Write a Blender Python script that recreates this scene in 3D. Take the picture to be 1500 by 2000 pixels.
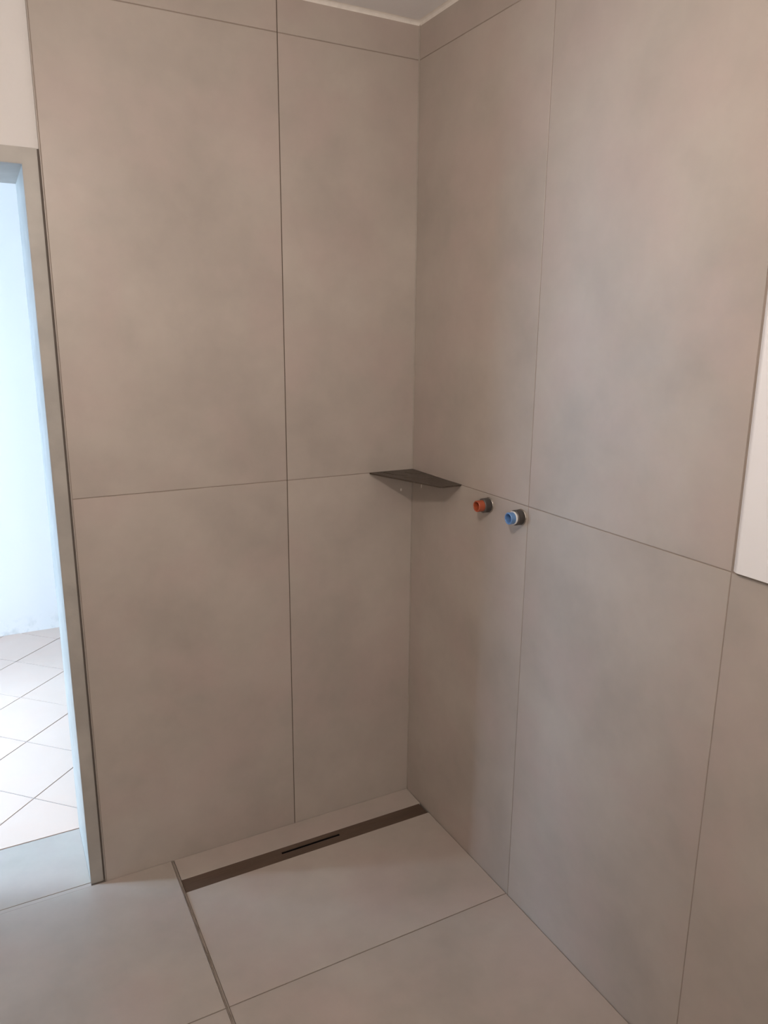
import bpy, bmesh, math, random
from mathutils import Matrix, Vector
from mathutils.geometry import delaunay_2d_cdt

random.seed(4)
scene = bpy.context.scene
C = scene.collection
for o in list(bpy.data.objects):
    bpy.data.objects.remove(o)

# ---------------------------------------------------------------- camera
cam_data = bpy.data.cameras.new('camera')
cam = bpy.data.objects.new('camera', cam_data)
C.objects.link(cam)
scene.camera = cam
cam_data.sensor_fit = 'VERTICAL'
cam_data.sensor_height = 36.0
cam_data.lens = 1477.35 / 2000.0 * 36.0
cam_data.clip_start = 0.02
right, up, back = ((0.88373184, -0.46792626, 0.00794044),
                   (0.1024982, 0.21007879, 0.97229678),
                   (-0.45663132, -0.85843574, 0.23361491))
cam.matrix_world = Matrix(((right[0], up[0], back[0], -1.25182),
                           (right[1], up[1], back[1], -2.15282),
                           (right[2], up[2], back[2], 1.65009),
                           (0, 0, 0, 1)))

# ---------------------------------------------------------------- light
world = bpy.data.worlds.new('sky')
scene.world = world
world.use_nodes = True
world.node_tree.nodes['Background'].inputs[0].default_value = (0.62, 0.78, 1.0, 1)
world.node_tree.nodes['Background'].inputs[1].default_value = 0.12

LAMP = Vector((-1.10, -1.45, 2.120))                      # bare bulb hanging on its cable
lamp_data = bpy.data.lights.new('bulb_light', 'POINT')
lamp_data.energy = 26.3
lamp_data.color = (1.0, 0.88, 0.79)
lamp_data.shadow_soft_size = 0.04
lamp_light = bpy.data.objects.new('bulb_light', lamp_data)
lamp_light.location = LAMP
C.objects.link(lamp_light)


def area(name, loc, target, sx, sy, energy, color):
    d = bpy.data.lights.new(name, 'AREA')
    d.shape = 'RECTANGLE'
    d.size, d.size_y = sx, sy
    d.energy = energy
    d.color = color
    o = bpy.data.objects.new(name, d)
    o.location = loc
    o.rotation_euler = (Vector(target) - Vector(loc)).to_track_quat('-Z', 'Y').to_euler()
    C.objects.link(o)
    return o


# daylight outside the open balcony door of the hall: low sky, and the bright high sky above it
area('low_sky', (-4.1, 1.0, 1.4), (0, 1.0, 1.2), 2.2, 2.0, 330.0, (0.45, 0.70, 1.0))
area('high_sky', (-4.7, 1.40, 3.3), (-1.6, 1.10, 0.0), 0.45, 1.6, 310.0, (0.56, 0.79, 1.0))
# added weak fill light, outside an invented window behind the camera
area('added_fill', (-1.55, -3.60, 1.75), (-1.2, 0, 1.5), 1.2, 1.2, 26.0, (1.0, 0.95, 0.88))

scene.view_settings.view_transform = 'Standard'
scene.view_settings.look = 'None'
scene.view_settings.gamma = 1.0
scene.view_settings.use_curve_mapping = False
scene.view_settings.exposure = 0.0
scene.cycles.use_denoising = True
scene.cycles.max_bounces = 5
scene.cycles.diffuse_bounces = 4
scene.cycles.glossy_bounces = 2
scene.cycles.use_adaptive_sampling = True
scene.cycles.adaptive_threshold = 0.07
scene.cycles.adaptive_min_samples = 16

# ---------------------------------------------------------------- materials
def new_mat(name):
    m = bpy.data.materials.new(name)
    m.use_nodes = True
    return m, m.node_tree, m.node_tree.nodes['Principled BSDF']


def mix_rgb(nt, fac, a, b):
    n = nt.nodes.new('ShaderNodeMix')
    n.data_type = 'RGBA'
    for key, val in ((0, fac), (6, a), (7, b)):
        if hasattr(val, 'links'):
            nt.links.new(val, n.inputs[key])
        else:
            n.inputs[key].default_value = val
    return n.outputs[2]


def noise(nt, vec, scale, detail=4, rough=0.55, lo=0.3, hi=0.7):
    n = nt.nodes.new('ShaderNodeTexNoise')
    n.inputs['Scale'].default_value = scale
    n.inputs['Detail'].default_value = detail
    n.inputs['Roughness'].default_value = rough
    nt.links.new(vec, n.inputs['Vector'])
    r = nt.nodes.new('ShaderNodeMapRange')
    r.inputs[1].default_value, r.inputs[2].default_value = lo, hi
    nt.links.new(n.outputs['Fac'], r.inputs[0])
    return r.outputs[0]


def piece_vector(nt, spread=9.0):
    """world position, shifted by a random amount for each piece"""
    geo = nt.nodes.new('ShaderNodeNewGeometry')
    info = nt.nodes.new('ShaderNodeObjectInfo')
    mul = nt.nodes.new('ShaderNodeMath')
    mul.operation = 'MULTIPLY'
    mul.inputs[1].default_value = spread
    nt.links.new(info.outputs['Random'], mul.inputs[0])
    add = nt.nodes.new('ShaderNodeVectorMath')
    add.operation = 'ADD'
    nt.links.new(geo.outputs['Position'], add.inputs[0])
    nt.links.new(mul.outputs[0], add.inputs[1])
    return add.outputs[0], info.outputs['Random']


def mottled(name, dark, light, tint, rough=0.45, scale=2.2, tint_amount=0.5, spec=0.5, bump=0.0, fine=0.0):
    m, nt, b = new_mat(name)
    vec, rnd = piece_vector(nt)
    c = mix_rgb(nt, noise(nt, vec, scale, 4, 0.6, 0.34, 0.78), (*dark, 1), (*light, 1))
    t = nt.nodes.new('ShaderNodeMath')
    t.operation = 'MULTIPLY'
    t.inputs[1].default_value = tint_amount
    nt.links.new(noise(nt, vec, scale * 1.7, 3, 0.5, 0.45, 0.65), t.inputs[0])
    c = mix_rgb(nt, t.outputs[0], c, (*tint, 1))
    if fine:
        hs = nt.nodes.new('ShaderNodeHueSaturation')
        fr_ = nt.nodes.new('ShaderNodeMapRange')
        fr_.inputs[3].default_value, fr_.inputs[4].default_value = 1 - fine, 1 + fine
        nt.links.new(noise(nt, vec, scale * 5, 3, 0.65), fr_.inputs[0])
        nt.links.new(fr_.outputs[0], hs.inputs['Value'])
        nt.links.new(c, hs.inputs['Color'])
        c = hs.outputs[0]
    nt.links.new(c, b.inputs['Base Color'])
    r = nt.nodes.new('ShaderNodeMapRange')
    r.inputs[3].default_value, r.inputs[4].default_value = rough - 0.05, rough + 0.05
    nt.links.new(noise(nt, vec, scale * 3), r.inputs[0])
    nt.links.new(r.outputs[0], b.inputs['Roughness'])
    b.inputs['Specular IOR Level'].default_value = spec
    if bump:
        bp = nt.nodes.new('ShaderNodeBump')
        bp.inputs['Strength'].default_value = bump
        bp.inputs['Distance'].default_value = 0.002
        nt.links.new(noise(nt, vec, 60, 4), bp.inputs['Height'])
        nt.links.new(bp.outputs[0], b.inputs['Normal'])
    return m


def plain(name, col, rough=0.5, metal=0.0, spec=0.5):
    m, nt, b = new_mat(name)
    vec, rnd = piece_vector(nt, 0)
    c = mix_rgb(nt, noise(nt, vec, 40, 3), (*[x * 0.94 for x in col], 1), (*[min(1, x * 1.05) for x in col], 1))
    nt.links.new(c, b.inputs['Base Color'])
    b.inputs['Roughness'].default_value = rough
    b.inputs['Metallic'].default_value = metal
    b.inputs['Specular IOR Level'].default_value = spec
    return m


def brushed(name, col, rough, metal=1.0, stretch=(2, 90, 90)):
    m, nt, b = new_mat(name)
    geo = nt.nodes.new('ShaderNodeNewGeometry')
    mp = nt.nodes.new('ShaderNodeMapping')
    mp.inputs['Scale'].default_value = stretch
    nt.links.new(geo.outputs['Position'], mp.inputs['Vector'])
    f = noise(nt, mp.outputs[0], 6, 3)
    nt.links.new(mix_rgb(nt, f, (*[x * 0.85 for x in col], 1), (*[x * 1.12 for x in col], 1)), b.inputs['Base Color'])
    r = nt.nodes.new('ShaderNodeMapRange')
    r.inputs[3].default_value, r.inputs[4].default_value = rough - 0.06, rough + 0.06
    nt.links.new(f, r.inputs[0])
    nt.links.new(r.outputs[0], b.inputs['Roughness'])
    b.inputs['Metallic'].default_value = metal
    return m


M = {}
M['tile'] = mottled('greige_porcelain', (0.408, 0.355, 0.310), (0.515, 0.453, 0.398), (0.478, 0.390, 0.349), 0.42, 2.6, 0.6, fine=0.03)
M['grout'] = mottled('grout', (0.30, 0.25, 0.21), (0.35, 0.29, 0.25), (0.345, 0.27, 0.225), 0.85, 30, 0.4, 0.2)
M['floor_grout'] = mottled('floor_grout', (0.21, 0.175, 0.15), (0.25, 0.21, 0.18), (0.24, 0.19, 0.16), 0.85, 30, 0.4, 0.2)
M['corner_seal'] = plain('corner_seal', (0.36, 0.31, 0.265), 0.5)
M['joint_shade'] = plain('joint_shade', (0.13, 0.10, 0.08), 0.9, 0, 0.2)
M['frame_gap_shade'] = plain('frame_gap_shade', (0.17, 0.14, 0.12), 0.9, 0, 0.2)
M['dark_joint'] = plain('dark_joint', (0.05, 0.04, 0.035), 0.9, 0, 0.2)
M['plaster'] = mottled('white_plaster', (0.73, 0.70, 0.68), (0.77, 0.745, 0.72), (0.75, 0.71, 0.68), 0.8, 3, 0.3, 0.25, 0.15)
M['ceiling'] = mottled('ceiling_paint', (0.85, 0.84, 0.84), (0.88, 0.87, 0.87), (0.86, 0.84, 0.84), 0.85, 3, 0.3, 0.2, 0.1)
M['panel'] = mottled('white_wall_paint', (0.84, 0.83, 0.84), (0.88, 0.87, 0.88), (0.86, 0.84, 0.86), 0.75, 3, 0.3, 0.25, 0.1)
M['bead'] = plain('white_sealant', (0.82, 0.77, 0.71), 0.45)
M['casing'] = mottled('primer_grey_paint', (0.37, 0.345, 0.31), (0.43, 0.40, 0.36), (0.50, 0.465, 0.42), 0.45, 5, 0.5, 0.4, 0.1)
M['trim_metal'] = brushed('brushed_aluminium', (0.62, 0.58, 0.54), 0.30, 1.0, (60, 2, 60))
M['wall_trim'] = brushed('satin_trim', (0.42, 0.37, 0.33), 0.5, 0.15, (60, 60, 2))
M['channel'] = brushed('brushed_bronze_steel', (0.23, 0.17, 0.135), 0.36, 0.85, (2, 120, 120))
M['black'] = plain('black_void', (0.012, 0.010, 0.009), 0.8, 0, 0.1)
M['shelf'] = brushed('dark_brushed_steel', (0.13, 0.105, 0.085), 0.42, 0.7, (60, 8, 60))
M['collar'] = brushed('dark_thread', (0.14, 0.125, 0.115), 0.4, 0.6, (120, 20, 20))
M['ring'] = brushed('steel_ring', (0.45, 0.41, 0.37), 0.3, 1.0, (30, 30, 30))
M['red'] = plain('red_plastic', (0.40, 0.085, 0.036), 0.4)
M['blue'] = plain('blue_plastic', (0.13, 0.26, 0.50), 0.3)
M['white_plastic'] = plain('white_plastic', (0.78, 0.77, 0.76), 0.4)
M['hall_tile'] = mottled('terracotta_tile', (0.70, 0.525, 0.43), (0.74, 0.565, 0.47), (0.75, 0.53, 0.43), 0.35, 3, 0.4)
M['hall_grout'] = mottled('hall_grout', (0.30, 0.26, 0.24), (0.38, 0.33, 0.31), (0.33, 0.28, 0.26), 0.85, 30, 0.4, 0.2)

# stains on the bare plaster of the hall wall, along its foot
m, nt, b = new_mat('hall_plaster')
vec, _ = piece_vector(nt, 0)
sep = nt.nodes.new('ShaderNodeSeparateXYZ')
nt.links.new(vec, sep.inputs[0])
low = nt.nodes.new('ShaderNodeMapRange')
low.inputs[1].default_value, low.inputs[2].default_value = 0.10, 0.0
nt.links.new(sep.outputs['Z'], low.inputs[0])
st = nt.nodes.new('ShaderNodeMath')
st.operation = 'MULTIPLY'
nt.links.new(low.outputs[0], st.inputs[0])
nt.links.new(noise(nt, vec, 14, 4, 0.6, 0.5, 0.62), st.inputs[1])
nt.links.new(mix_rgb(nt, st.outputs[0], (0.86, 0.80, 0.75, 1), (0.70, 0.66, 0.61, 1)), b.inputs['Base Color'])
b.inputs['Roughness'].default_value = 0.85
M['hall_plaster'] = m

# ---------------------------------------------------------------- helpers
def link(name, me, mat, parent=None, loc=(0, 0, 0), rot=None):
    o = bpy.data.objects.new(name, me)
    C.objects.link(o)
    o.location = loc
    if rot:
        o.rotation_euler = rot
    if mat and not me.materials:
        me.materials.append(M[mat])
    if parent:
        o.parent = parent
    return o


def mesh_of(bm, name, smooth=False):
    bmesh.ops.recalc_face_normals(bm, faces=bm.faces)
    me = bpy.data.meshes.new(name)
    bm.to_mesh(me)
    bm.free()
    if smooth:
        for p in me.polygons:
            p.use_smooth = True
    return me


def add_box(bm, lo, hi):
    vs = [bm.verts.new((x, y, z)) for x in (lo[0], hi[0]) for y in (lo[1], hi[1]) for z in (lo[2], hi[2])]
    for f in ((0, 1, 3, 2), (4, 6, 7, 5), (0, 4, 5, 1), (2, 3, 7, 6), (0, 2, 6, 4), (1, 5, 7, 3)):
        bm.faces.new([vs[i] for i in f])


def boxes(name, lst, mat, parent=None):
    bm = bmesh.new()
    for lo, hi in lst:
        add_box(bm, lo, hi)
    return link(name, mesh_of(bm, name), mat, parent)


box_cache = {}


def piece(name, lo, hi, mat, parent=None, bevel=0.0, segs=1):
    """one bevelled slab with its origin in its middle"""
    d = [round(hi[i] - lo[i], 5) for i in range(3)]
    key = (tuple(d), mat, bevel, segs)
    if key not in box_cache:
        bm = bmesh.new()
        add_box(bm, [-x / 2 for x in d], [x / 2 for x in d])
        if bevel:
            bmesh.ops.bevel(bm, geom=bm.edges[:], offset=bevel, segments=segs, affect='EDGES', profile=0.5)
        box_cache[key] = mesh_of(bm, name)
    return link(name, box_cache[key], mat, parent, [(lo[i] + hi[i]) / 2 for i in range(3)])


def sloped_piece(name, x0, x1, y0, y1, zf, thick, mat, parent, bevel=0.0006):
    """floor slab whose top follows zf(y)"""
    bm = bmesh.new()
    cx, cy = (x0 + x1) / 2, (y0 + y1) / 2
    top = [bm.verts.new((x - cx, y - cy, zf(y))) for x, y in ((x0, y0), (x1, y0), (x1, y1), (x0, y1))]
    bot = [bm.verts.new((v.co.x, v.co.y, v.co.z - thick)) for v in top]
    bm.faces.new(top)
    bm.faces.new(bot[::-1])
    for i in range(4):
        bm.faces.new((top[i], bot[i], bot[(i + 1) % 4], top[(i + 1) % 4]))
    bmesh.ops.bevel(bm, geom=bm.edges[:], offset=bevel, segments=1, affect='EDGES')
    return link(name, mesh_of(bm, name), mat, parent, (cx, cy, 0))


def lathe(prof, segs=40):
    """closed ring of (r, h) points turned about the z axis"""
    bm = bmesh.new()
    rings = []
    for r, h in prof:
        rings.append([bm.verts.new((r * math.cos(2 * math.pi * i / segs), r * math.sin(2 * math.pi * i / segs), h)) for i in range(segs)])
    for k in range(len(prof)):
        a, b = rings[k], rings[(k + 1) % len(prof)]
        for i in range(segs):
            j = (i + 1) % segs
            bm.faces.new((a[i], a[j], b[j], b[i]))
    return bm


def structure(o):
    o['kind'] = 'structure'
    return o


def tag(o, label, cat, group=None):
    o['label'] = label
    o['category'] = cat
    if group:
        o['group'] = group
    return o


def empty(name, loc, rot=None):
    o = bpy.data.objects.new(name, None)
    o.empty_display_size = 0.05
    C.objects.link(o)
    o.location = loc
    if rot:
        o.rotation_euler = rot
    return o

# ---------------------------------------------------------------- measures of the room
J = 0.0026           # joint width
REC = 0.0012         # joint depth
X_END = -1.0590      # free edge of the tiling beside the door
X_JAMB = -1.1040     # door frame, inner edge
X_JAMB2 = -1.9240
Z_MID, Z_UP, Z_CEIL = 1.1995, 2.4276, 2.5285
X_J1 = -0.4441
Y_J1, Y_J2 = -0.6120, -1.2345
X_ROOM, Y_ROOM = -2.60, -3.30
Y_WALL = 0.3065      # hall face of the wall between bathroom and hall
Y_FAR = 2.2510
X_PROF = -0.8640

# ---------------------------------------------------------------- setting: wall with the door
plaster_y = 0.014
wl = structure(boxes('wall_left', [
    ((-1.062, REC, -0.05), (0.30, Y_WALL, Z_CEIL + 0.10)),
    ((-1.10, plaster_y, -0.05), (-1.062, Y_WALL, Z_CEIL + 0.10)),
    ((X_JAMB2 - 0.004, plaster_y, 2.040), (-1.10, Y_WALL, Z_CEIL + 0.10)),
    ((X_ROOM - 0.2, plaster_y, -0.05), (X_JAMB2 - 0.004, Y_WALL, Z_CEIL + 0.10)),
], None))
wl.data.materials.append(M['grout'])
wl.data.materials.append(M['plaster'])
for p in wl.data.polygons:
    p.material_index = 0 if (abs(p.center.y - REC) < 1e-4 and p.center.x > -1.06) else 1


def wall_rows(z0=0.0):
    return [(z0, Z_MID - J / 2), (Z_MID + J / 2, Z_UP - J / 2), (Z_UP + J / 2, Z_CEIL)]


for z0, z1 in wall_rows(-0.008):
    for x0, x1 in ((X_END, X_J1 - J / 2), (X_J1 + J / 2, 0.0)):
        piece('tile', (x0, 0, z0), (x1, 0.010, z1), 'tile', wl, 0.0006)

# dark-coloured strip standing in for the shade in the upright joint
piece('joint_shade', (X_J1 - J / 2, 0.0009, 0.0), (X_J1 + J / 2, 0.0040, Z_CEIL), 'joint_shade', wl)

# edge profile of the tiling beside the door
piece('edge_profile', (X_END - 0.0042, 0.0, -0.004), (X_END - 0.0016, plaster_y + 0.003, Z_CEIL), 'wall_trim', wl, 0.0005)

# ---------------------------------------------------------------- setting: long wall on the right
wr = structure(boxes('wall_right', [((REC, Y_ROOM - 0.2, -0.05), (0.28, 0.10, Z_CEIL + 0.10))], 'grout'))
cols = [(-0.0005, Y_J1 + J / 2), (Y_J1 - J / 2, Y_J2 + J / 2)]
for z0, z1 in wall_rows(-0.008):
    for y0, y1 in cols:
        piece('tile', (0, y1, z0), (0.010, y0, z1), 'tile', wr, 0.0006)
yy = Y_J2 - J / 2
while yy > Y_ROOM:
    y1 = max(yy - 0.6225 + J, Y_ROOM)
    piece('tile', (0, y1, -0.008), (0.010, yy, Z_MID - J / 2), 'tile', wr, 0.0006)
    yy = y1 - J
bm = bmesh.new()
sect = [(0.020, Y_ROOM), (-0.0120, Y_ROOM), (-0.0120, Y_J2 - 0.0200), (-0.0105, Y_J2 - 0.0160), (-0.0010, Y_J2 - 0.0050), (0.020, Y_J2 - 0.0050)]
lo_ = [bm.verts.new((x, y, Z_MID + 0.0040 + (0.0015 if x < -0.005 else 0.0))) for x, y in sect]
hi_ = [bm.verts.new((x, y, Z_CEIL)) for x, y in sect]
bm.faces.new(lo_[::-1])
bm.faces.new(hi_)
for i in range(len(sect)):
    j = (i + 1) % len(sect)
    bm.faces.new((lo_[i], lo_[j], hi_[j], hi_[i]))
panel = link('plaster_panel', mesh_of(bm, 'plaster_panel'), 'panel', wr)
panel['label'] = 'smooth white painted plaster above the lower tiles'

# ---------------------------------------------------------------- setting: remaining walls and ceiling
WX0, WX1, WZ0, WZB = -2.05, -1.05, 1.10, 2.15
wb = structure(boxes('wall_back', [((X_ROOM - 0.2, Y_ROOM - 0.2, -0.05), (0.28, Y_ROOM, WZ0)),
                                   ((X_ROOM - 0.2, Y_ROOM - 0.2, WZB), (0.28, Y_ROOM, Z_CEIL + 0.1)),
                                   ((X_ROOM - 0.2, Y_ROOM - 0.2, WZ0), (WX0, Y_ROOM, WZB)),
                                   ((WX1, Y_ROOM - 0.2, WZ0), (0.28, Y_ROOM, WZB))], 'tile'))
ws = structure(boxes('wall_side', [((X_ROOM - 0.2, Y_ROOM, -0.05), (X_ROOM, plaster_y, Z_CEIL + 0.1))], 'tile'))
w1 = empty('added_window_1', ((WX0 + WX1) / 2, Y_ROOM - 0.1, WZ0))  # unseen window, added as the opening for the fill light
w1['kind'] = 'structure'
for lo, hi in (((WX0, -0.14, WZ0), (WX0 + 0.06, -0.07, WZB)), ((WX1 - 0.06, -0.14, WZ0), (WX1, -0.07, WZB)),
               ((WX0 + 0.06, -0.14, WZ0), (WX1 - 0.06, -0.07, WZ0 + 0.06)), ((WX0 + 0.06, -0.14, WZB - 0.06), (WX1 - 0.06, -0.07, WZB))):
    o = piece('added_window_frame', (lo[0], Y_ROOM + lo[1], lo[2]), (hi[0], Y_ROOM + hi[1], hi[2]), 'white_plastic', None, 0.003)
    o.parent = w1
    o.location = Vector(o.location) - w1.location
structure(boxes('ceiling', [((X_ROOM - 0.2, Y_ROOM - 0.2, Z_CEIL), (0.28, Y_WALL, Z_CEIL + 0.12))], 'ceiling'))


def bead(name, a, b, nrm1, nrm2, r, mat, parent=None):
    """quarter-round sealant bead from a to b, filling the angle between two faces"""
    bm = bmesh.new()
    a, b, n1, n2 = Vector(a), Vector(b), Vector(nrm1), Vector(nrm2)
    pts = [Vector((0, 0, 0))]
    for k in range(5):
        t = k / 4 * math.pi / 2
        pts.append(n1 * r * (1 - math.sin(t)) + n2 * r * (1 - math.cos(t)))
    ra = [bm.verts.new(a + q) for q in pts]
    rb = [bm.verts.new(b + q) for q in pts]
    n = len(pts)
    for i in range(n):
        bm.faces.new((ra[i], ra[(i + 1) % n], rb[(i + 1) % n], rb[i]))
    bm.faces.new(ra[::-1])
    bm.faces.new(rb)
    return link(name, mesh_of(bm, name), mat, parent)


structure(bead('trim_5', (0, 0, 0), (0, 0, Z_CEIL), (-1, 0, 0), (0, -1, 0), 0.0035, 'corner_seal'))
structure(bead('trim_1', (X_END, 0, Z_CEIL), (0, 0, Z_CEIL), (0, -1, 0), (0, 0, -1), 0.011, 'bead'))
structure(bead('trim_2', (0, 0, Z_CEIL), (0, Y_ROOM, Z_CEIL), (-1, 0, 0), (0, 0, -1), 0.011, 'bead'))

# ---------------------------------------------------------------- setting: bathroom floor
Y_C0, Y_C1 = -0.0975, -0.1560        # drain channel, back and front edge
Z_C = -0.0035


def z_shower(y):
    if y > Y_C0:
        return Z_C * (y / Y_C0)
    if y > Y_C1:
        return Z_C
    return Z_C * max(0.0, 1 - (Y_C1 - y) / 0.45)


bm = bmesh.new()
G = 0.0022


def quad(pts):
    bm.faces.new([bm.verts.new(p) for p in pts])


def fl(x0, x1, y0, y1, z0, z1):
    quad([(x0, y0, z0), (x1, y0, z0), (x1, y1, z1), (x0, y1, z1)])


fl(X_ROOM - 0.1, X_PROF, Y_ROOM - 0.1, Y_WALL, -G, -G)                 # screed outside the shower
fl(X_PROF, 0.1, Y_ROOM - 0.1, -0.606, -G, -G)
fl(X_PROF, 0.1, -0.606, Y_C1 - 0.001, -G, Z_C - G)
fl(X_PROF, 0.1, Y_C0 + 0.001, 0.05, Z_C - G, -G)
fl(X_PROF, 0.1, Y_C1 - 0.001, Y_C0 + 0.001, -0.060, -0.060)            # pit under the channel
for yq in (Y_C1 - 0.001, Y_C0 + 0.001):
    quad([(X_PROF, yq, -0.060), (0.1, yq, -0.060), (0.1, yq, Z_C - G), (X_PROF, yq, Z_C - G)])
add_box(bm, (X_ROOM - 0.2, Y_ROOM - 0.2, -0.20), (0.28, Y_WALL, -0.065))
floor = structure(link('floor', mesh_of(bm, 'floor'), 'floor_grout'))

JF = 0.0032
# ledge behind the channel, shower floor in front of it
sloped_piece('tile', X_PROF + 0.0085, -0.002, Y_C0 + 0.0006, -0.001, lambda y: z_shower(y), 0.010, 'tile', floor)
sloped_piece('tile', X_PROF + 0.0085, -0.002, -0.6045, Y_C1 - 0.0006, lambda y: z_shower(y), 0.010, 'tile', floor)
yy = -0.6045 - JF
while yy > Y_ROOM:
    y1 = max(yy - 1.2, Y_ROOM)
    piece('tile', (X_PROF + 0.0085, y1, -0.010), (-0.002, yy, 0.0), 'tile', floor, 0.0006)
    yy = y1 - JF
# outside the shower: slab under the door opening, then rows along the wall
piece('tile', (X_JAMB2, 0.0165, -0.010), (X_JAMB, Y_WALL - 0.001, 0.0), 'tile', floor, 0.0006)
yy = 0.0135
first = True
while yy > Y_ROOM:
    y1 = -0.6045 if first else max(yy - 1.2, Y_ROOM)
    for x0, x1 in ((X_PROF - 1.2, X_PROF - 0.001), (X_ROOM, X_PROF - 1.2 - JF)):
        top = yy
        if first and x0 > -2.2:
            # notched slab: it runs into the door opening and stops at the tiled wall
            piece('tile', (x0, y1, -0.010), (x1, -0.001, 0.0), 'tile', floor, 0.0006)
            piece('tile_strip', (X_JAMB2, -0.001, -0.010), (X_JAMB, yy, 0.0), 'tile', floor, 0.0)
            continue
        piece('tile', (x0, y1, -0.010), (x1, min(top, -0.001), 0.0), 'tile', floor, 0.0006)
    yy = y1 - JF
    first = False

# metal profile between shower and room floor
bm = bmesh.new()
add_box(bm, (X_PROF - 0.0002, Y_ROOM, -0.008), (X_PROF + 0.0020, -0.002, 0.0016))
add_box(bm, (X_PROF + 0.0028, Y_ROOM, -0.008), (X_PROF + 0.0064, -0.002, 0.0008))
prof = structure(link('trim_3', mesh_of(bm, 'trim_3'), 'trim_metal'))
structure(boxes('trim_4', [((X_PROF + 0.0064, Y_C1 - 0.004, -0.012), (X_PROF + 0.0085, -0.002, -0.002))], 'dark_joint'))

# ---------------------------------------------------------------- drain channel
chan = empty('shower_channel', (-0.4330, (Y_C0 + Y_C1) / 2, Z_C))
tag(chan, 'long bronze-coloured metal linear drain sunk in the shower floor', 'drain')
cx0, cx1 = X_PROF + 0.0090, -0.0070
SX0, SX1 = -0.5365, -0.3300
SY0, SY1 = -0.1240, -0.1150


def loc(p):
    return (p[0] - chan.location.x, p[1] - chan.location.y, p[2] - chan.location.z)


bm = bmesh.new()


def zc(y):                    # shallow trough falling to the line of the slot
    return Z_C - 0.0005 - 0.0022 * (1 - min(1.0, abs(y + 0.1195) / 0.0215))


xs = [cx0, SX0, SX1, cx1]
ys = [Y_C1, -0.1410, SY0, SY1, -0.0980, Y_C0]
grid = [[bm.verts.new(loc((x, y, zc(y)))) for x in xs] for y in ys]
for i in range(len(ys) - 1):
    for k in range(3):
        if i == 2 and k == 1:
            continue
        bm.faces.new((grid[i][k], grid[i][k + 1], grid[i + 1][k + 1], grid[i + 1][k]))
ret = bmesh.ops.extrude_face_region(bm, geom=bm.faces[:])
for v in [g for g in ret['geom'] if isinstance(g, bmesh.types.BMVert)]:
    v.co.z -= 0.0025
link('trough', mesh_of(bm, 'trough'), 'channel', chan)
# walls of the slot and dark well below
bm = bmesh.new()
w0, w1, w2, w3 = SX0 - 0.002, SX1 + 0.002, SY0 - 0.002, SY1 + 0.002
zt, zb = zc(SY0) - 0.003, -0.050
ring = [(w0, w2), (w1, w2), (w1, w3), (w0, w3)]
t = [bm.verts.new(loc((x, y, zt))) for x, y in ring]
bo = [bm.verts.new(loc((x, y, zb))) for x, y in ring]
for i in range(4):
    bm.faces.new((t[i], t[(i + 1) % 4], bo[(i + 1) % 4], bo[i]))
bm.faces.new(bo)
o = link('drain_slot', mesh_of(bm, 'drain_slot'), 'black', chan)
o['label'] = 'narrow black drain slot'

# ---------------------------------------------------------------- corner shelf
ZS = 1.2010
shelf = empty('corner_shelf', (0, 0, ZS))
tag(shelf, 'thin dark metal corner shelf set in the tile joint', 'shelf')
outline = [(0.004, 0.004), (-0.1600, 0.004), (-0.1610, -0.003), (-0.0720, -0.2905), (-0.0670, -0.2925), (0.004, -0.2920)]


def slot_pts(path, w):
    L, R = [], []
    for i, p in enumerate(path):
        a = Vector(path[max(i - 1, 0)])
        b2 = Vector(path[min(i + 1, len(path) - 1)])
        d = (b2 - a).normalized()
        n = Vector((-d.y, d.x)) * w / 2
        L.append(tuple(Vector(p) + n))
        R.append(tuple(Vector(p) - n))
    return L + R[::-1]


def arc(cx, cy, r, a0, a1, n=9):
    return [(cx + r * math.cos(math.radians(a0 + (a1 - a0) * i / (n - 1))), cy + r * math.sin(math.radians(a0 + (a1 - a0) * i / (n - 1)))) for i in range(n)]


slots = [slot_pts(arc(-0.02, -0.02, 0.095, 175, 235), 0.0045),
         slot_pts(arc(-0.005, -0.05, 0.115, 215, 262), 0.0045),
         slot_pts(arc(0.02, -0.03, 0.075, 190, 250), 0.0045)]
verts, edges = [], []
for loop in [outline] + slots:
    base = len(verts)
    verts += [Vector(p) for p in loop]
    edges += [(base + i, base + (i + 1) % len(loop)) for i in range(len(loop))]
vo, eo, fo, *_ = delaunay_2d_cdt(verts, edges, [], 0, 1e-6)


def inside(pt, poly):
    r = False
    for i in range(len(poly)):
        (x1, y1), (x2, y2) = poly[i], poly[i - 1]
        if (y1 > pt[1]) != (y2 > pt[1]) and pt[0] < (x2 - x1) * (pt[1] - y1) / (y2 - y1) + x1:
            r = not r
    return r


bm = bmesh.new()
bv = [bm.verts.new((v.x, v.y, 0)) for v in vo]
for f in fo:
    c = sum((vo[i] for i in f), Vector((0, 0))) / len(f)
    if inside(c, outline) and not any(inside(c, s) for s in slots):
        bm.faces.new([bv[i] for i in f])
bmesh.ops.delete(bm, geom=[v for v in bm.verts if not v.link_faces], context='VERTS')
ret = bmesh.ops.extrude_face_region(bm, geom=bm.faces[:])
for v in [g for g in ret['geom'] if isinstance(g, bmesh.types.BMVert)]:
    v.co.z -= 0.0025
link('plate', mesh_of(bm, 'plate'), 'shelf', shelf)
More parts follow.
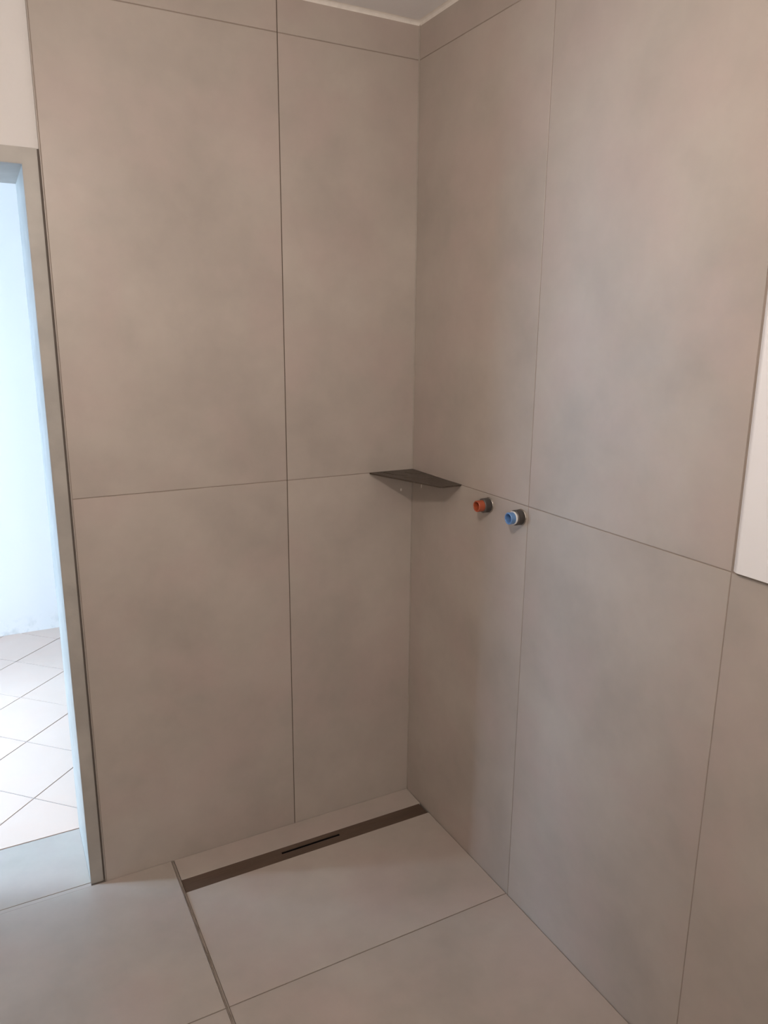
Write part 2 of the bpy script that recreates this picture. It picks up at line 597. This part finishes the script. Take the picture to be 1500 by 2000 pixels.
# turned-down front lip
bm = bmesh.new()
path = [(-0.1600, -0.0005), (-0.0710, -0.2895), (-0.0660, -0.2915), (-0.0005, -0.2912)]
for i in range(3):
    a, b2 = Vector(path[i]), Vector(path[i + 1])
    d = (b2 - a).normalized()
    n = Vector((-d.y, d.x)) * 0.0012
    q = [a + n, b2 + n, b2 - n, a - n]
    vt = [bm.verts.new((p.x, p.y, -0.0020)) for p in q]
    vb = [bm.verts.new((p.x, p.y, -0.0050)) for p in q]
    bm.faces.new(vt)
    bm.faces.new(vb[::-1])
    for k in range(4):
        bm.faces.new((vt[k], vb[k], vb[(k + 1) % 4], vt[(k + 1) % 4]))
link('front_lip', mesh_of(bm, 'front_lip'), 'shelf', shelf)


def dab(name, lo, hi, parent):
    bm = bmesh.new()
    bmesh.ops.create_uvsphere(bm, u_segments=10, v_segments=6, radius=0.5)
    for v in bm.verts:
        v.co = Vector([v.co[i] * (hi[i] - lo[i]) + (hi[i] + lo[i]) / 2 for i in range(3)])
    return link(name, mesh_of(bm, name, True), 'bead', parent)


dab('sealant_dab', (-0.0010, -0.062, -0.055), (0.0010, -0.058, -0.035), shelf)
dab('sealant_dab', (-0.046, -0.0010, -0.072), (-0.040, 0.0010, -0.062), shelf)

# ---------------------------------------------------------------- water outlets
def outlet(name, y, z, colour, label, collar2):
    t = empty(name, (0, y, z), (0, math.radians(-90), 0))       # local z points into the room
    tag(t, label, 'water outlet', 'capped water outlets in the right wall')
    bm = lathe([(0.014, -0.002), (0.0220, -0.002), (0.0225, 0.0015), (0.0205, 0.0030), (0.014, 0.0030)])
    link('wall_ring', mesh_of(bm, 'wall_ring', True), 'ring', t)
    pr = [(0.0140, 0.0030)]
    for k in range(7):                                          # thread
        h = 0.0032 + k * 0.0028
        pr += [(0.0188, h), (0.0208, h + 0.0009), (0.0208, h + 0.0015), (0.0188, h + 0.0026)]
    pr += [(0.0175, 0.0240), (0.0140, 0.0240)]
    link('threaded_collar', mesh_of(lathe(pr), 'threaded_collar'), 'collar', t)
    if collar2:
        bm = lathe([(0.0130, 0.0240), (0.0176, 0.0240), (0.0180, 0.0250), (0.0180, 0.0282), (0.0172, 0.0290), (0.0130, 0.0290)])
        link('seal_ring', mesh_of(bm, 'seal_ring', True), collar2, t)
    plug = mesh_of(lathe([(0.0002, 0.016), (0.0120, 0.016), (0.0124, 0.0425), (0.0132, 0.0435), (0.0152, 0.0435),
                          (0.0163, 0.0420), (0.0163, 0.0230), (0.0002, 0.0155)]), 'plug')
    for p in plug.polygons:
        p.use_smooth = False
    p = link('plug', plug, colour, t)
    p['label'] = 'hollow %s plastic test plug' % colour
    return t


outlet('water_outlet', -0.4360, 1.1680, 'red', 'capped wall outlet with hollow red plug under the corner shelf', None)
outlet('water_outlet', -0.5840, 1.1655, 'blue', 'capped wall outlet with hollow blue plug near the vertical joint', 'white_plastic')

# ---------------------------------------------------------------- door frame
XO, ZI, ZO = -1.0680, 2.0350, 2.0735
df = empty('door_1', ((X_JAMB + X_JAMB2) / 2, 0.006, 0))
df['kind'] = 'structure'
df['label'] = 'grey painted steel door frame without a door leaf'


def fr(name, lo, hi, bevel=0.0015):
    o = piece(name, lo, hi, 'casing', None, bevel, 2)
    o.parent = df
    o.location = Vector(o.location) - df.location
    return o


Y_CAS = 0.0055
XO2 = X_JAMB2 - (XO - X_JAMB)
bm = bmesh.new()
u_shape = [(XO, 0), (XO, ZO), (XO2, ZO), (XO2, 0), (X_JAMB2, 0), (X_JAMB2, ZI), (X_JAMB, ZI), (X_JAMB, 0)]
f = bm.faces.new([bm.verts.new((x - df.location.x, Y_CAS - df.location.y, z)) for x, z in u_shape])
ret = bmesh.ops.extrude_face_region(bm, geom=[f])
for v in [g for g in ret['geom'] if isinstance(g, bmesh.types.BMVert)]:
    v.co.y += 0.0145
bmesh.ops.bevel(bm, geom=bm.edges[:], offset=0.0012, segments=2, affect='EDGES')
link('casing', mesh_of(bm, 'casing'), 'casing', df)
piece('gap_shade', (XO, 0.0125, 0.0), (X_END - 0.0042, 0.0160, ZO), 'frame_gap_shade', wl)  # dark strip painted as the shade in the gap beside the casing
fr('jamb', (X_JAMB, 0.0200, 0.0), (X_JAMB + 0.004, Y_WALL, ZI), 0.0)
fr('jamb', (X_JAMB2 - 0.004, 0.0200, 0.0), (X_JAMB2, Y_WALL, ZI), 0.0)
fr('head_jamb', (X_JAMB2, 0.0200, ZI), (X_JAMB, Y_WALL, ZI + 0.004), 0.0)

# ---------------------------------------------------------------- hall behind the door
XH0, XH1 = -3.10, 0.90
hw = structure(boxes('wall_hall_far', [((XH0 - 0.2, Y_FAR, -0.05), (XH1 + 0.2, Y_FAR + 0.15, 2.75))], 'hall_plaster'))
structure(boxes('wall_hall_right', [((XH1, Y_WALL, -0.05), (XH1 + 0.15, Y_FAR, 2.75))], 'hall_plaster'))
WY0, WY1, WZ1 = 0.42, 1.60, 2.20
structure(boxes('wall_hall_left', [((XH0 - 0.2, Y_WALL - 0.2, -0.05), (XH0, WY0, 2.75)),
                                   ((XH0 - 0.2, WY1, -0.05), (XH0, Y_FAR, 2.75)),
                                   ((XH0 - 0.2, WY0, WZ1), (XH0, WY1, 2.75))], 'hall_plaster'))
structure(boxes('ceiling_hall', [((XH0 - 0.2, Y_WALL, 2.60), (XH1 + 0.15, Y_FAR + 0.15, 2.75))], 'hall_plaster'))
structure(boxes('wall_hall_front', [((0.30, Y_WALL - 0.15, -0.05), (XH1 + 0.15, Y_WALL, 2.75)),
                                    ((XH0 - 0.2, Y_WALL - 0.15, -0.05), (X_ROOM - 0.2, Y_WALL, 2.75))], 'hall_plaster'))
fw = empty('door_2', (XH0 - 0.1, (WY0 + WY1) / 2, 0))
fw['kind'] = 'structure'
for lo, hi in (((XH0 - 0.14, WY0, 0), (XH0 - 0.06, WY0 + 0.06, WZ1)), ((XH0 - 0.14, WY1 - 0.06, 0), (XH0 - 0.06, WY1, WZ1)),
               ((XH0 - 0.14, WY0 + 0.06, WZ1 - 0.06), (XH0 - 0.06, WY1 - 0.06, WZ1))):
    o = piece('door_frame', lo, hi, 'white_plastic', None, 0.003)
    o.parent = fw
    o.location = Vector(o.location) - fw.location

fh = structure(boxes('floor_hall', [((XH0 - 0.2, Y_WALL, -0.20), (XH1 + 0.15, Y_FAR + 0.1, -0.0025))], 'hall_grout'))


def clip(poly, axis, val, keep_above):
    out = []
    for i in range(len(poly)):
        a, b2 = poly[i - 1], poly[i]
        ina = (a[axis] >= val) == keep_above
        inb = (b2[axis] >= val) == keep_above
        if ina != inb:
            t = (val - a[axis]) / (b2[axis] - a[axis])
            out.append((a[0] + t * (b2[0] - a[0]), a[1] + t * (b2[1] - a[1])))
        if inb:
            out.append(b2)
    return out


S, JH = 0.3060, 0.0050
u0, v0 = 1.2640, -0.1650          # a joint crossing: u = (y - x)/sqrt2, v = (x + y)/sqrt2
r2 = math.sqrt(2)
for i in range(-9, 14):
    for k in range(-9, 14):
        ua, ub = u0 + i * S + JH / 2, u0 + (i + 1) * S - JH / 2
        va, vb = v0 + k * S + JH / 2, v0 + (k + 1) * S - JH / 2
        poly = [((v - u) / r2, (u + v) / r2) for u, v in ((ua, va), (ub, va), (ub, vb), (ua, vb))]
        for axis, val, ka in ((0, -2.30, True), (0, 0.10, False), (1, Y_WALL + 0.004, True), (1, Y_FAR, False)):
            if poly:
                poly = clip(poly, axis, val, ka)
        if len(poly) < 3:
            continue
        area = abs(sum(poly[q - 1][0] * poly[q][1] - poly[q][0] * poly[q - 1][1] for q in range(len(poly)))) / 2
        if area < 4e-4:
            continue
        cx = sum(p[0] for p in poly) / len(poly)
        cy = sum(p[1] for p in poly) / len(poly)
        bm = bmesh.new()
        top = [bm.verts.new((p[0] - cx, p[1] - cy, 0.0)) for p in poly]
        bot = [bm.verts.new((p[0] - cx, p[1] - cy, -0.008)) for p in poly]
        bm.faces.new(top)
        bm.faces.new(bot[::-1])
        for q in range(len(poly)):
            bm.faces.new((top[q], bot[q], bot[(q + 1) % len(poly)], top[(q + 1) % len(poly)]))
        link('tile', mesh_of(bm, 'hall_tile'), 'hall_tile', fh, (cx, cy, random.uniform(-0.0004, 0.0004)))

# ---------------------------------------------------------------- ceiling lamp of the bathroom
lamp = empty('pendant_lamp', (LAMP.x, LAMP.y, Z_CEIL))
tag(lamp, 'bare bulb hanging on a white cable from the bathroom ceiling', 'lamp')
bm = lathe([(0.0005, 0.0), (0.045, 0.0), (0.045, -0.008), (0.015, -0.018), (0.0005, -0.018)], 24)
link('ceiling_rose', mesh_of(bm, 'ceiling_rose'), 'white_plastic', lamp)
zl = LAMP.z - Z_CEIL
bm = lathe([(0.0005, -0.015), (0.003, -0.015), (0.003, zl + 0.10), (0.0005, zl + 0.10)], 10)
link('cable', mesh_of(bm, 'cable'), 'white_plastic', lamp)
bm = lathe([(0.0005, zl + 0.105), (0.016, zl + 0.100), (0.018, zl + 0.048), (0.0005, zl + 0.048)], 20)
link('bulb_holder', mesh_of(bm, 'bulb_holder'), 'white_plastic', lamp)
lamp_light.parent = lamp
lamp_light.location = (0, 0, zl)
